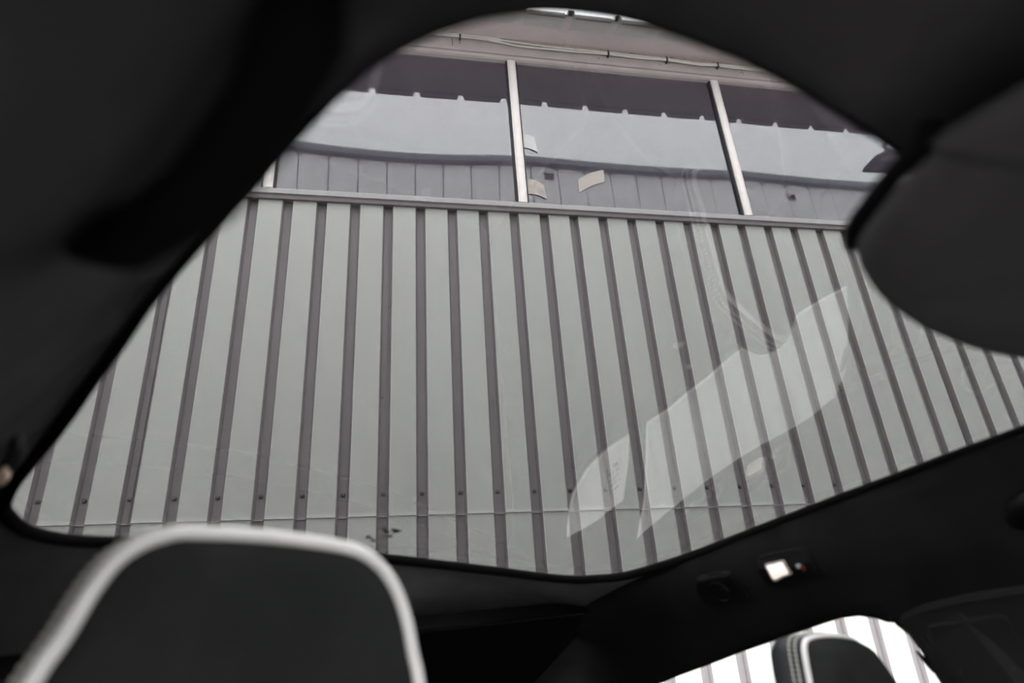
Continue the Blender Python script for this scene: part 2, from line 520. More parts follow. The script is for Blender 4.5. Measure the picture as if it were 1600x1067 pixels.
def cable(name, label, pts, r):
    bm = bmesh.new()
    tube(bm, smooth_open(pts, 8), r, 8)
    o = link(name, bm, None, M['cable'], smooth=True)
    tag(o, label, 'cable', 'cables above the building windows')
yc = D - 0.062
cable('cable', 'upper white cable sagging along the ledge above the strip windows',
      [(-5, yc, ZT + .215), (0.45, yc, ZT + .220), (0.9, yc, ZT + .212), (1.25, yc, ZT + .190), (1.6, yc - .006, ZT + .175), (2.02, yc, ZT + .186), (2.35, yc, ZT + .183), (2.62, yc, ZT + .182), (2.95, yc - .004, ZT + .160), (3.15, yc, ZT + .176), (3.8, yc, ZT + .180), (9, yc, ZT + .19)], 0.0085)
cable('cable', 'lower white cable hanging just below its twin above the strip windows',
      [(-5, yc, ZT + .19), (0.45, yc, ZT + .195), (0.9, yc, ZT + .185), (1.15, yc, ZT + .155), (1.45, yc - .008, ZT + .145), (1.75, yc, ZT + .155), (2.02, yc + .004, ZT + .168), (2.35, yc, ZT + .158), (2.62, yc, ZT + .165), (2.95, yc - .004, ZT + .142), (3.15, yc, ZT + .160), (3.8, yc, ZT + .155), (9, yc, ZT + .17)], 0.0075)
for k, (x, z, lab) in enumerate(((2.03, .177, 'black cable tie nearest the middle mullion, holding two white cables'), (2.62, .174, 'second black cable tie from the middle mullion on the white cables'),
                            (3.15, .168, 'rightmost visible black cable tie on the white cables'), (0.62, .205, 'leftmost black cable tie on the white cables'))):
    bm = bmesh.new()
    box(bm, x - 0.007, x + 0.007, D - 0.076, D - 0.034, ZT + z - 0.030, ZT + z + 0.026)
    tag(link('cable_tie', bm, None, M['tie']), lab, 'cable tie', 'ties on the cables above the windows')
    boxo('soffit_screw', (x + 0.05, x + 0.066, D - 0.085, D - 0.060, ZT + 0.232, ZT + 0.246), M['tie'], B)

# paper sheets on the middle pane
def paper(name, label, quad, m, bend=0.0):
    """quad: four (x, z) corners bl, br, tr, tl; a slightly curling sheet taped on the glass"""
    bm = bmesh.new()
    n = 8
    g = []
    for r in range(2):
        row = []
        for k in range(n + 1):
            t = k / n
            a, b = (quad[0], quad[1]) if r == 0 else (quad[3], quad[2])
            bow = bend * math.sin(math.pi * t)
            row.append(bm.verts.new((a[0] + (b[0] - a[0]) * t, D + 0.0045 - 0.003 * t, Z0 + a[1] + (b[1] - a[1]) * t + bow)))
        g.append(row)
    for k in range(n):
        bm.faces.new((g[0][k], g[0][k + 1], g[1][k + 1], g[1][k]))
    bm.normal_update()
    me = bpy.data.meshes.new(name); bm.to_mesh(me); bm.free()
    o = link(name, me, None, m)
    o.modifiers.new('thickness', 'SOLIDIFY').thickness = 0.001
    tag(o, label, 'paper', 'papers on the middle window')
    return o

p = paper('paper_sheet', 'pale whitish sheet stuck high on the pane beside the middle mullion', [(1.142, 3.962), (1.263, 3.917), (1.240, 4.082), (1.142, 4.108)], M['paperwhite'], 0.012)
p = paper('paper_sheet', 'beige printed sheet stuck low on the pane beside the middle mullion', [(1.142, 3.470), (1.299, 3.425), (1.284, 3.569), (1.138, 3.628)], M['paperbeige'], 0.016)
bm = bmesh.new()
for k in range(7):
    for j in range(3):
        x = 1.225 + 0.009 * k; z = Z0 + 3.525 - 0.018 * j - 0.004 * k
        box(bm, x, x + 0.006, D + 0.0005, D + 0.0008, z, z + 0.009)
link('faded_print', bm, p, M['ink'])
p = paper('paper_sheet', 'tilted beige sheet stuck in the open part of the middle window', [(1.584, 3.512), (1.826, 3.645), (1.831, 3.777), (1.588, 3.654)], M['paperbeige'], 0.016)

# ------------------------------------------------------------------ the building across the yard (seen mirrored in the panes)
G = 7.5
YO = D - G
K = (D + G) / D
O = thing('opposite_building', 'pale panelled hall across the yard, mirrored in the strip windows', 'building', (2, YO, 0))
ztop = Z0 + 3.775 * K
bm = bmesh.new()
pw = 0.2375 * K
x = (-0.727 - 0.2375 * 16) * K
xs = []
while x < 22:
    xs.append(x); x += pw
for a, b in zip(xs, xs[1:]):
    box(bm, a + 0.012, b - 0.012, YO - 0.10, YO, 0, ztop)
link('wall_panels', bm, O, M['oppwall'])
boxo('panel_backing', (xs[0], xs[-1], YO - 6.0, YO - 0.05, 0, ztop), M['oppjoint'], O)
boxo('gutter', (xs[0], xs[-1], YO - 0.02, YO + 0.16, ztop - 0.02, ztop + 0.13), M['gutter'], O, 0.02)
boxo('roof_edge', (xs[0], xs[-1], YO - 6.0, YO + 0.04, ztop + 0.13, ztop + 0.26), M['roofpale'], O)
for a in xs[8:36]:
    boxo('gutter_bracket', (a - 0.03, a + 0.03, YO - 0.01, YO + 0.07, ztop - 0.09, ztop), M['gutter'], O)
for (x0, x1, z0, z1) in ((1.296 * K, 1.36 * K, 3.637 * K, 3.711 * K), (3.545 * K, 3.606 * K, 3.594 * K, 3.658 * K), (-2.1 * K, -2.04 * K, 3.6 * K, 3.66 * K)):
    bm = bmesh.new()
    n = 6
    for k in range(n):
        zz = Z0 + z0 + (z1 - z0) * k / n
        v = [bm.verts.new(q) for q in ((x0, YO + 0.03, zz), (x1, YO + 0.03, zz), (x1, YO + 0.002, zz + (z1 - z0) / n), (x0, YO + 0.002, zz + (z1 - z0) / n))]
        bm.faces.new(v)
    box(bm, x0 - 0.02, x0, YO, YO + 0.035, Z0 + z0, Z0 + z1); box(bm, x1, x1 + 0.02, YO, YO + 0.035, Z0 + z0, Z0 + z1)
    link('louvre_vent', bm, O, M['vent'])

# flood lamp hanging at the eave (seen mirrored at the right end of the windows)
yl = D - 0.80
LM = thing('flood_lamp', 'dark hooded flood lamp hanging off the eave, mirrored in the right window', 'lamp', (5.64, yl, Z0 + 4.9))
bm = bmesh.new()
h = [(5.345, 4.825), (5.40, 4.875), (5.50, 4.925), (5.60, 4.985), (5.72, 5.0), (5.90, 4.975), (6.03, 4.90), (6.06, 4.83)]
rings = []
for yy, sc in ((yl - 0.12, 0.92), (yl - 0.06, 1.0), (yl + 0.10, 1.0)):
    rings.append([bm.verts.new((5.70 + (x - 5.70) * sc, yy, Z0 + 4.815 + (z - 4.815) * sc)) for x, z in h])
for a, b in zip(rings, rings[1:]):
    for k in range(len(h)):
        bm.faces.new((a[k], a[(k + 1) % len(h)], b[(k + 1) % len(h)], b[k]))
bm.faces.new(rings[0][::-1]); bm.faces.new(rings[-1])
link('lamp_hood', bm, LM, M['lampshade'])
bm = bmesh.new()
h2 = [(5.40, 4.81), (5.56, 4.875), (5.72, 4.905), (5.90, 4.90), (5.985, 4.80), (5.82, 4.785)]
A = [bm.verts.new((x, yl + 0.10, Z0 + z)) for x, z in h2]; Bv = [bm.verts.new((x, yl + 0.118, Z0 + z)) for x, z in h2]
bm.faces.new(A); bm.faces.new(Bv)
for k in range(6): bm.faces.new((A[k], A[(k + 1) % 6], Bv[(k + 1) % 6], Bv[k]))
link('lamp_diffuser', bm, LM, M['lampglass'])
bm = bmesh.new()
tube(bm, [(5.68, yl, Z0 + 4.99), (5.67, yl, Z0 + 5.13), (5.67, D - 0.49, Z0 + 5.16)], 0.016)
tube(bm, [(5.96, yl, Z0 + 4.92), (5.69, yl, Z0 + 5.10)], 0.010)
link('lamp_arm', bm, LM, M['lampshade'])

# ground
bm = bmesh.new()
box(bm, -25, 30, -20, D + 6, -0.2, 0.0)
struct(link('ground', bm, None, M['asphalt']))

# ================================================================== the car cabin
HG = 0.28
def roof(l, s):
    a = l / HG - 1.2075601
    b = max(s / HG - 0.73285154, 0)
    return HG * (1 - 0.04500985 * a * a - 0.04487373 * b * b)

GL = [(.943, .935), (.913, .956), (.865, .972), (.786, .986), (.66, 1.001), (.541, 1.006), (.412, 1.007), (.246, .998), (.131, .988), (.088, .973),
      (.06, .949), (.042, .914), (.035, .887), (.036, .84), (.043, .791), (.055, .704), (.063, .616), (.069, .553), (.074, .479), (.083, .406),
      (.091, .346), (.096, .299), (.102, .254), (.108, .223), (.117, .201), (.127, .183), (.139, .168), (.157, .152), (.179, .14), (.204, .13),
      (.242, .121), (.277, .114), (.344, .107), (.438, .1), (.53, .098), (.64, .1), (.75, .105), (.85, .112), (.915, .125), (.948, .16),
      (.967, .217), (.985, .296), (1.003, .388), (1.014, .491), (1.021, .609), (1.019, .738), (1.01, .804), (.993, .868), (.974, .907)]
OUT = [(v.x, v.y) for v in smooth_closed([(a, b, 0) for a, b in GL], 4)]
# centre-free outward offset
def offset(poly, d):
    n = len(poly); out = []
    for i in range(n):
        a, b = Vector(poly[i - 1]), Vector(poly[(i + 1) % n])
        t = (b - a).normalized()
        out.append((poly[i][0] + t.y * d * SGN, poly[i][1] - t.x * d * SGN))
    return out
area = sum(OUT[i - 1][0] * OUT[i][1] - OUT[i][0] * OUT[i - 1][1] for i in range(len(OUT)))
SGN = 1 if area > 0 else -1

def inside(p, poly):
    c = False
    n = len(poly)
    for i in range(n):
        (x1, y1), (x2, y2) = poly[i - 1], poly[i]
        if (y1 > p[1]) != (y2 > p[1]) and p[0] < (x2 - x1) * (p[1] - y1) / (y2 - y1) + x1:
            c = not c
    return c

def plate(outer, holes, step, fn, box_, name, m, parent=None, thick=0.004, toward=None, smooth=True, glass=False):
    """triangulated sheet over a 2-D outline with holes, mapped to 3-D by fn"""
    pts = []; edges = []
    for loop in [outer] + holes:
        o = len(pts); n = len(loop)
        pts += [Vector(p) for p in loop]
        edges += [(o + i, o + (i + 1) % n) for i in range(n)]
    x0, x1, y0, y1 = box_
    nx, ny = max(1, int((x1 - x0) / step)), max(1, int((y1 - y0) / step))
    bnd = list(pts)
    for i in range(nx + 1):
        for j in range(ny + 1):
            p = Vector((x0 + (x1 - x0) * (i + 0.5 * (j % 2)) / nx, y0 + (y1 - y0) * j / ny))
            if inside(p, outer) and not any(inside(p, h) for h in holes):
                if min((p - q).length_squared for q in bnd) > (step * 0.35) ** 2:
                    pts.append(p)
    V, E_, F, *_ = geometry.delaunay_2d_cdt(pts, edges, [], 0, 1e-6)
    bm = bmesh.new()
    vs = [bm.verts.new(fn(v.x, v.y)) for v in V]
    for f in F:
        c = sum((V[i] for i in f), Vector((0, 0))) / len(f)
        if inside(c, outer) and not any(inside(c, h) for h in holes):
            try: bm.faces.new([vs[i] for i in f])
            except ValueError: pass
    bmesh.ops.delete(bm, geom=[v for v in bm.verts if not v.link_faces], context='VERTS')
    bm.normal_update()
    bmesh.ops.recalc_face_normals(bm, faces=bm.faces)
    if toward is not None:
        f = max(bm.faces, key=lambda q: q.calc_area())
        acc = sum((q.normal.dot((toward - q.calc_center_median())) * q.calc_area() for q in bm.faces))
        if acc < 0:
            bmesh.ops.reverse_faces(bm, faces=bm.faces)
        bm.normal_update()
    if glass:                                   # two separate polished faces, so the edge never bends the reflections
        src = list(bm.faces)
        mp = {v: bm.verts.new(v.co - v.normal * thick) for v in list(bm.verts)}
        for f in src: bm.faces.new([mp[v] for v in f.verts][::-1])
    me = bpy.data.meshes.new(name); bm.to_mesh(me); bm.free()
    o = link(name, me, parent, m, smooth=smooth)
    if thick and not glass:
        s_ = o.modifiers.new('thickness', 'SOLIDIFY'); s_.thickness = thick; s_.offset = -1
    return o

CEN = car(0.5, 0.5, -0.1)
# panoramic roof glass
g = plate(offset(OUT, 0.010), [], 0.025, lambda l, s: car(l, s, roof(l, s)), (0, 1.05, 0.08, 1.02), 'window_1', M['roofglass'], None, 0.004, CEN, glass=True)
struct(g, 'tinted panoramic roof glass')
# rubber seal round it
bm = bmesh.new()
def seal_r(s): return interp(s, [(.25, .0042), (.70, .0078)])
SR = [seal_r(s) for l, s in OUT]
def offset_var(poly, ds):
    return [offset(poly, d)[i] for i, d in enumerate(ds)]
tube(bm, [car(l, s, roof(l, s) - r_ - 0.0003) for (l, s), r_ in zip(offset_var(OUT, [q - .0006 for q in SR]), SR)], SR, 8, True)
struct(link('trim_1', bm, None, M['rubber'], smooth=True), 'black rubber seal around the roof glass')

# headliner
edgeR = [(0.217, .967), (.296, .985), (.388, 1.003), (.491, 1.014), (.609, 1.021), (.738, 1.019), (.804, 1.013), (.868, 1.006), (1.0, 1.0), (1.6, .97)]
edgeL = [(.18, .127), (.2, .117), (.25, .102), (.35, .091), (.48, .074), (.7, .055), (.84, .036), (1.0, .035)]
def ceil_h(l, s):
    h = roof(l, s) - 0.011
    t = interp(s, edgeL) - 0.012 - l
    if t > 0:
        h -= 1.25 * t * sstep(t / 0.03)
    tb = s - 1.02
    if tb > 0: h -= 0.12 * tb
    return h
hole = offset_var(OUT, [2 * q - .0025 for q in SR])
LB = -0.075
outer = [(LB, -.30), (1.04, -.30), (1.04, .4), (1.045, .8), (1.04, 1.045), (LB, 1.045)]
c_ = plate(outer, [hole], 0.03, lambda l, s: car(l, s, ceil_h(l, s)), (LB, 1.05, -.3, 1.5), 'ceiling', M['headliner'], None, 0.006, CEN)
struct(c_, 'black suede headliner')
outer = [(LB, 1.03), (1.04, 1.03), (1.03, 1.5), (LB, 1.5)]
c_ = plate(outer, [], 0.04, lambda l, s: car(l, s, ceil_h(l, s) - .003 - .12 * (s - 1.03)), (LB, 1.05, 1.03, 1.5), 'trim_5', M['rubber'], None, 0.006, CEN)  # rear end of the ceiling, coloured black in place of shade
struct(c_, 'tailgate header trim blackened to stand in for shade')

LZ = [(-.95, 1.22), (-.5, 1.22), (-.2, 1.2), (-.1, 1.16), (-.03, 1.123), (.028, 1.078), (.06, 1.045), (.1, 1.012), (.16, 1.010), (.3, 1.01)]
def wallL(s, z):
    er = interp(s, edgeR) + 0.0045
    zt = roof(er, s) - 0.010
    base = interp(z, LZ)
    k = sstep((z - (zt - 0.055)) / 0.055)
    return base * (1 - k) + er * k
def wtop(s):
    er = interp(s, edgeR) + 0.0045
    return roof(er, s) - 0.008
win2 = [(1.004, -.062), (.93, -.044), (.861, -.030), (.762, -.009), (.676, .007), (.597, .022), (.562, .028), (.532, .0285), (.511, .0235), (.498, .017), (.4905, .0155), (.4875, .0195), (.4862, .011), (.481, .003),
        (.477, -.003), (.474, -.029), (.472, -.055), (.47, -.075), (.462, -.11), (.449, -.155), (.452, -.166), (.563, -.17), (.682, -.183), (.783, -.188), (.894, -.204), (.962, -.219), (.985, -.132)]
win3 = [(1.267, -.257), (1.2, -.226), (1.14, -.202), (1.09, -.183), (1.045, -.165), (1.025, -.20), (1.003, -.228), (1.05, -.244), (1.096, -.257), (1.162, -.274), (1.22, -.283), (1.243, -.279)]
win4 = [(.30, -.075), (.30, -.16), (.28, -.2), (0.0, -.2), (-.55, -.26), (-.6, -.25), (-.35, -.1), (-.2, -.05), (.0, -.03), (.2, -.035), (.27, -.045)]
ss = [-.32 + .05 * k for k in range(37)]
outer = [(s, wtop(s)) for s in ss] + [(1.48, -.9), (-.95, -.9), (-.95, -.22)]
o = plate(outer, [win2, win3, win4], 0.03, lambda s, z: car(wallL(s, z), s, z), (-.95, 1.5, -.9, .26), 'wall_right', M['sidetrim'], None, 0.004, CEN)
struct(o, 'black side trim of the cabin with window openings')
for k, wn, lab in ((2, win2, 'clear rear door window'), (3, win3, 'small clear quarter window'), (4, win4, 'clear front door window')):
    o = plate(wn, [], 0.05, lambda s, z: car(wallL(s, z) + 0.012, s, z), (min(p[0] for p in wn), max(p[0] for p in wn), min(p[1] for p in wn), max(p[1] for p in wn)),
              'window_%d' % k, M['doorglass'], None, 0.003, CEN, glass=True)
    struct(o, lab)
# thin rubber beads round the side windows
for k, wn in ((2, win2), (3, win3), (4, win4)):
    bm = bmesh.new()
    tube(bm, [car(wallL(s, z) + 0.006, s, z) for s, z in wn], 0.0032, 6, True)
    struct(link('trim_%d' % k, bm, None, M['rubber'], smooth=True), 'rubber bead round a side window')

# left side: trim with the rear window, open front door widened for more light
LZL = [(-.95, -.22), (-.3, -.2), (-.1, -.16), (.0, -.115), (.10, LB), (.2, LB)]
def wl(s, z):
    return interp(z, LZL)
winl = [(.46, .045), (1.0, .0), (.98, -.23), (.44, -.2)]
winf = [(.31, .045), (.33, -.85), (-.75, -.85), (-.75, -.3), (-.22, .045)]      # open front door, enlarged to let more light in
outer = [(s, ceil_h(LB, s) + .004) for s in (-.29, 0, .34, .6, .9, 1.2, 1.48)] + [(1.48, -.9), (-.85, -.9), (-.85, -.22)]
o = plate(outer, [winl, winf], 0.04, lambda s, z: car(wl(s, z), s, z), (-.85, 1.5, -.9, .25), 'wall_left', M['sidetrim'], None, 0.004, CEN)
struct(o, 'black trim of the left cabin side')
for k, wn, lab in ((5, winl, 'clear left rear window'),):
    o = plate(wn, [], 0.08, lambda s, z: car(wl(s, z) - 0.01, s, z), (min(p[0] for p in wn), max(p[0] for p in wn), -.24, .05), 'window_%d' % k, M['doorglass'], None, 0.003, CEN, glass=True)
    struct(o, lab)
# windscreen, dashboard and bulkhead ahead of the camera
def slab(name, quad, m, t, lab=None):
    bm = bmesh.new()
    v = [bm.verts.new(car(*q)) for q in quad]
    f = bm.faces.new(v)
    me = bpy.data.meshes.new(name); bm.to_mesh(me); bm.free()
    o = link(name, me, None, m)
    sd = o.modifiers.new('thickness', 'SOLIDIFY'); sd.thickness = t; sd.offset = 0
    return struct(o, lab)
slab('window_6', [(-.08, -.31, .24), (1.03, -.31, .22), (1.18, -.95, -.22), (-.2, -.95, -.22)], M['doorglass'], .005, 'windscreen')
slab('wall_front', [(-.22, -.95, -.24), (1.24, -.95, -.24), (1.24, -.95, -.92), (-.22, -.95, -.92)], M['carpet'], .01, 'dashboard front')
bm = bmesh.new()
prof = [(-.93, -.25), (-.70, -.26), (-.55, -.30), (-.50, -.36), (-.52, -.55), (-.93, -.62)]
A = [bm.verts.new(car(-.08, s_, z_)) for s_, z_ in prof]; C = [bm.verts.new(car(1.15, s_, z_)) for s_, z_ in prof]
bm.faces.new(A); bm.faces.new(C)
for k in range(6): bm.faces.new((A[k], A[(k + 1) % 6], C[(k + 1) % 6], C[k]))
tag(link('dashboard', bm, None, M['plastic']), 'black dashboard under the windscreen', 'dashboard')

# rear trim, floor
bm = bmesh.new()
N = 24
rows = []
for z_, sx in ((None, 1.49), (-.12, 1.50), (-.9, 1.52)):
    r = []
    for k in range(N + 1):
        l = LB - 0.12 + (1.04 - LB + 0.26) * k / N
        z = (ceil_h(min(max(l, LB), 1.03), 1.49) + 0.002) if z_ is None else z_
        r.append(bm.verts.new(car(l, sx, z)))
    rows.append(r)
for a, b in zip(rows, rows[1:]):
    for k in range(N):
        bm.faces.new((a[k], a[k + 1], b[k + 1], b[k]))
o = link('wall_rear', bm, None, M['rubber'])
o.modifiers.new('thickness', 'SOLIDIFY').thickness = 0.01
struct(o, 'black tailgate trim')
bm = bmesh.new()
v = []
for z in (-.90, -.92):
    v.append([bm.verts.new(car(l, s, z)) for l, s in ((-.24, -.9), (1.24, -.9), (1.24, 1.54), (-.24, 1.54))])
bm.faces.new(v[0]); bm.faces.new(v[1][::-1])
for k in range(4): bm.faces.new((v[0][k], v[0][(k + 1) % 4], v[1][(k + 1) % 4], v[1][k]))
struct(link('floor', bm, None, M['carpet']), 'dark cabin carpet')

# overhead console / headliner tongue bulging back over the glass
CO = [(.30, -.27), (.305, .03), (.318, .062), (.330, .085), (.345, .104), (.358, .119), (.373, .1285), (.398, .138), (.438, .147), (.478, .152), (.521, .153), (.580, .149),
      (.634, .139), (.685, .122), (.73, .095), (.78, .055), (.82, .0), (.85, -.27)]
CS = smooth_open([(a, b, 0) for a, b in CO], 4)
cx, cs = 0.53, -0.09
bm = bmesh.new()
rings = []
for sc, h, k in ((1.0, .268, 1.0), (1.0, .235, .55), (1.0, .210, .12), (1.0, .202, 0), (.985, .196, 0), (.95, .192, 0), (.85, .188, 0), (.6, .184, 0), (.3, .182, 0)):
    rings.append([bm.verts.new(car(cx + (p.x - cx) * sc + .12 * k * min(1.2, max(0, (.55 - p.x) / .25)), cs + (p.y - cs) * sc, h)) for p in CS])
for a, b in zip(rings, rings[1:]):
    for k in range(len(CS) - 1):
        bm.faces.new((a[k], a[k + 1], b[k + 1], b[k]))
    bm.faces.new((a[-1], a[0], b[0], b[-1]))
bm.faces.new(rings[-1])
CT = thing('overhead_console', 'rounded black suede console hanging over the front edge of the roof glass', 'console', tuple(car(.53, .0, .26)))
link('console_cover', bm, CT, M['headliner'], smooth=True)
bm = bmesh.new()
rim = [car(.53 + (p.x - .53) * 1.002, -.09 + (p.y + .09) * 1.0, .209) for p in CS[6:26]]
tube(bm, rim, 0.0055, 8)
link('console_gasket', bm, CT, M['rubber'], smooth=True)

# ------------------------------------------------------------------ fittings on the right rail
def on_wall(s, z, d=0.0):
    """point on the right trim, lifted d metres into the cabin"""
    p = car(wallL(s, z), s, z)
    a = car(wallL(s + .004, z), s + .004, z) - p
    b = car(wallL(s, z + .004), s, z + .004) - p
    n = a.cross(b).normalized()
    if n.dot(CEN - p) < 0: n = -n
    return p + n * d

def wall_badge(name, poly, d0, d1, m, parent, inset=0.90):
    """rounded tablet following the trim surface"""
    P = smooth_closed([(s, z, 0) for s, z in poly], 4)
    cx = sum(p.x for p in P) / len(P); cz = sum(p.y for p in P) / len(P)
    bm = bmesh.new()
    rings = []
    for sc, d in ((1.03, d0), (1.0, d1 * .7), (.97, d1), (inset, d1), (inset * .88, d1), (inset * .75, d1), (inset * .6, d1), (inset * .45, d1), (inset * .3, d1), (inset * .15, d1)):
        rings.append([bm.verts.new(on_wall(cx + (p.x - cx) * sc, cz + (p.y - cz) * sc, d)) for p in P])
    for a, b in zip(rings, rings[1:]):
        for k in range(len(P)):
            bm.faces.new((a[k], a[(k + 1) % len(P)], b[(k + 1) % len(P)], b[k]))
    bm.faces.new(rings[-1]); bm.faces.new(rings[0][::-1])
    return link(name, bm, parent, m, smooth=False)

RL = thing('reading_lamp', 'lit reading lamp, bright square lens in a black bezel on the right roof rail', 'lamp', tuple(on_wall(.59, .1)))
wall_badge('bezel', [(.634, .121), (.598, .1255), (.56, .1255), (.549, .120), (.544, .088), (.557, .083), (.600, .079), (.631, .078), (.638, .088)], -.004, .004, M['plastic'], RL)
bm = bmesh.new()
tube(bm, [on_wall(s, z, .0055) for s, z in ((.632, .1185), (.598, .1225), (.562, .1225), (.552, .116), (.548, .092))], 0.0009, 6)
link('bezel_edge', bm, RL, M['plastic'])
fr = wall_badge('lens_frame', [(.6225, .1105), (.6065, .112), (.5895, .1125), (.586, .104), (.5835, .0945), (.600, .0915), (.6195, .0875), (.621, .10)], .002, .0062, M['lensrim'], RL)
ls = wall_badge('lens', [(.6185, .1075), (.6065, .1085), (.5925, .1095), (.5895, .103), (.5875, .0965), (.600, .0945), (.6165, .0915), (.6175, .10)], .004, .0078, M['lens'], RL)
ls['label'] = 'glowing warm white lens'
wall_badge('button', [(.571, .103), (.565, .1035), (.564, .0995), (.570, .0985)], .003, .006, M['greyprint'], RL)
wall_badge('button_mark', [(.5655, .1005), (.560, .101), (.559, .096), (.5645, .0955)], .003, .0055, M['red'], RL)

CH = thing('speaker_cover', 'unlit black oval cover with a round ring, rearward of the lit reading lamp', 'cover', tuple(on_wall(.72, .09)))
wall_badge('cover_plate', [(.762, .104), (.737, .110), (.705, .110), (.690, .104), (.684, .071), (.706, .063), (.740, .0585), (.767, .0585), (.774, .075)], -.004, .004, M['plastic'], CH)
bm = bmesh.new()
tube(bm, [on_wall(s, z, .005) for s, z in ((.735, .1085), (.707, .1085), (.694, .103), (.689, .09), (.687, .074))], 0.0009, 6)
link('cover_edge', bm, CH, M['plastic'])
bm = bmesh.new()
tube(bm, [on_wall(.727 + .018 * math.cos(a), .083 + .014 * math.sin(a), .0045) for a in [k * math.pi / 10 for k in range(20)]], 0.0012, 6, True)
link('ring', bm, CH, M['plastic'], smooth=True)
wall_badge('hook', [(.716, .088), (.711, .089), (.709, .083), (.715, .081)], .003, .009, M['plastic'], CH)

GH = thing('grab_handle', 'black grab handle on the right roof rail at the picture edge', 'handle', tuple(on_wall(.18, .13)))
bm = bmesh.new()
tube(bm, [on_wall(s, z, d) for s, z, d in ((.268, .115, -.002), (.262, .125, .012), (.245, .130, .026), (.20, .132, .030), (.12, .132, .030), (.08, .130, .024), (.065, .13, -.002))], [.016, .015, .013, .011, .011, .014, .016], 12)
link('handle_bar', bm, GH, M['plastic'], smooth=True)

# pillar trim with the belt height adjuster
PT = thing('pillar_cover', 'black plastic pillar cover between the right side windows', 'trim cover', tuple(on_wall(.38, -.05)))
P2 = [(.476, .014), (.466, .022), (.436, .0315), (.40, .036), (.36, .0395), (.306, .0415), (.26, .041), (.25, .0), (.26, -.06), (.29, -.2), (.30, -.30), (.46, -.30), (.46, -.15), (.465, -.075), (.468, -.045), (.470, -.015), (.474, .002)]
wall_badge('cover_plate', P2, -.002, .006, M['pillar'], PT, .95)
bm = bmesh.new()
tube(bm, [on_wall(s, z, .0065) for s, z in smooth_open([(.474, .013, 0), (.466, .020, 0), (.436, .029, 0), (.40, .0335, 0), (.36, .037, 0), (.306, .039, 0), (.262, .039, 0)], 4) for (s, z) in [(s, z)]] if False else
     [on_wall(v.x, v.y, .0065) for v in smooth_open([(.474, .013, 0), (.466, .020, 0), (.436, .029, 0), (.40, .0335, 0), (.36, .037, 0), (.306, .039, 0), (.262, .039, 0)], 4)], 0.0018, 6)
link('upper_lip', bm, PT, M['pillar'], smooth=True)
AP = [(.447, -.006), (.442, .008), (.43, .0115), (.40, .0135), (.36, .0155), (.345, .0145), (.342, .0), (.342, -.03), (.345, -.08), (.36, -.11), (.43, -.11), (.436, -.07), (.443, -.035)]
wall_badge('inner_panel', AP, .004, .010, M['pillar'], PT, .93)
bm = bmesh.new()
tube(bm, [on_wall(s, z, .0105) for s, z in ((.448, -.002), (.448, -.013), (.444, -.04), (.437, -.07), (.436, -.12))], 0.0016, 6)
link('panel_ridge', bm, PT, M['pillar'], smooth=True)
bm = bmesh.new()
tube(bm, [on_wall(s, z, .0105) for s, z in ((.342, .014), (.342, -.003), (.342, -.02), (.343, -.05))], 0.0016, 6)
link('panel_ridge', bm, PT, M['pillar'], smooth=True)
wall_badge('belt_adjuster', [(.428, -.042), (.40, -.044), (.37, -.041), (.362, -.044), (.366, -.056), (.39, -.064), (.425, -.066), (.43, -.055)], .008, .020, M['leather'], PT, .85)
bm = bmesh.new()
tube(bm, [on_wall(s, z, .020) for s, z in ((.431, -.044), (.4295, -.057), (.40, -.0575), (.366, -.050))], 0.0016, 6)
link('adjuster_edge', bm, PT, M['pillar'], smooth=True)
# seat belt guide sticking into the window
bm = bmesh.new()
tube(bm, [on_wall(s, z, .004) for s, z in ((.4785, -.0235), (.4765, -.032), (.4735, -.041), (.4700, -.050), (.466, -.053))], [.002, .0032, .0035, .0038, .004], 8)
link('belt_guide', bm, PT, M['plastic'], smooth=True)

# left rail: the twin reading lamp and a folded grab handle
def on_ceil(l, s, d=0.0):
    p = car(l, s, ceil_h(l, s))
    a = car(l + .004, s, ceil_h(l + .004, s)) - p; b = car(l, s + .004, ceil_h(l, s + .004)) - p
    n = a.cross(b).normalized()
    if n.z > 0: n = -n
    return p + n * d
def ray_ceil(x, y):
    """cabin position (l, s) of the headliner spot towards image direction"""
    d = (rt * ((x - 800) / 1051.41) - up * ((y - 533.5) / 1051.41) + fwd).normalized()
    t = 0.02
    while t < 3:
        p = d * t
        l, s, z = p.dot(LD), p.dot(SD), p.z
        if z > ceil_h(l, s): return l, s
        t += 0.002
    return l, s

LL = thing('reading_lamp', 'blurred reading lamp with a warm tan lens at the far left roof rail', 'lamp', tuple(on_ceil(.012, .69, .004)))
bm = bmesh.new()
tube(bm, [on_ceil(.010, .700, .002), on_ceil(.012, .682, .007), on_ceil(.0135, .665, .008), on_ceil(.015, .650, .007), on_ceil(.017, .635, .002)], [.004, .006, .0065, .006, .004], 10)
link('bezel', bm, LL, M['leather'], smooth=True)
bm = bmesh.new()
tube(bm, [on_ceil(.0045, .687, .010), on_ceil(.0052, .678, .013), on_ceil(.006, .669, .013), on_ceil(.007, .661, .010)], [.003, .005, .005, .003], 10)
link('lens', bm, LL, M['tan'], smooth=True)['label'] = 'warm tan lens'

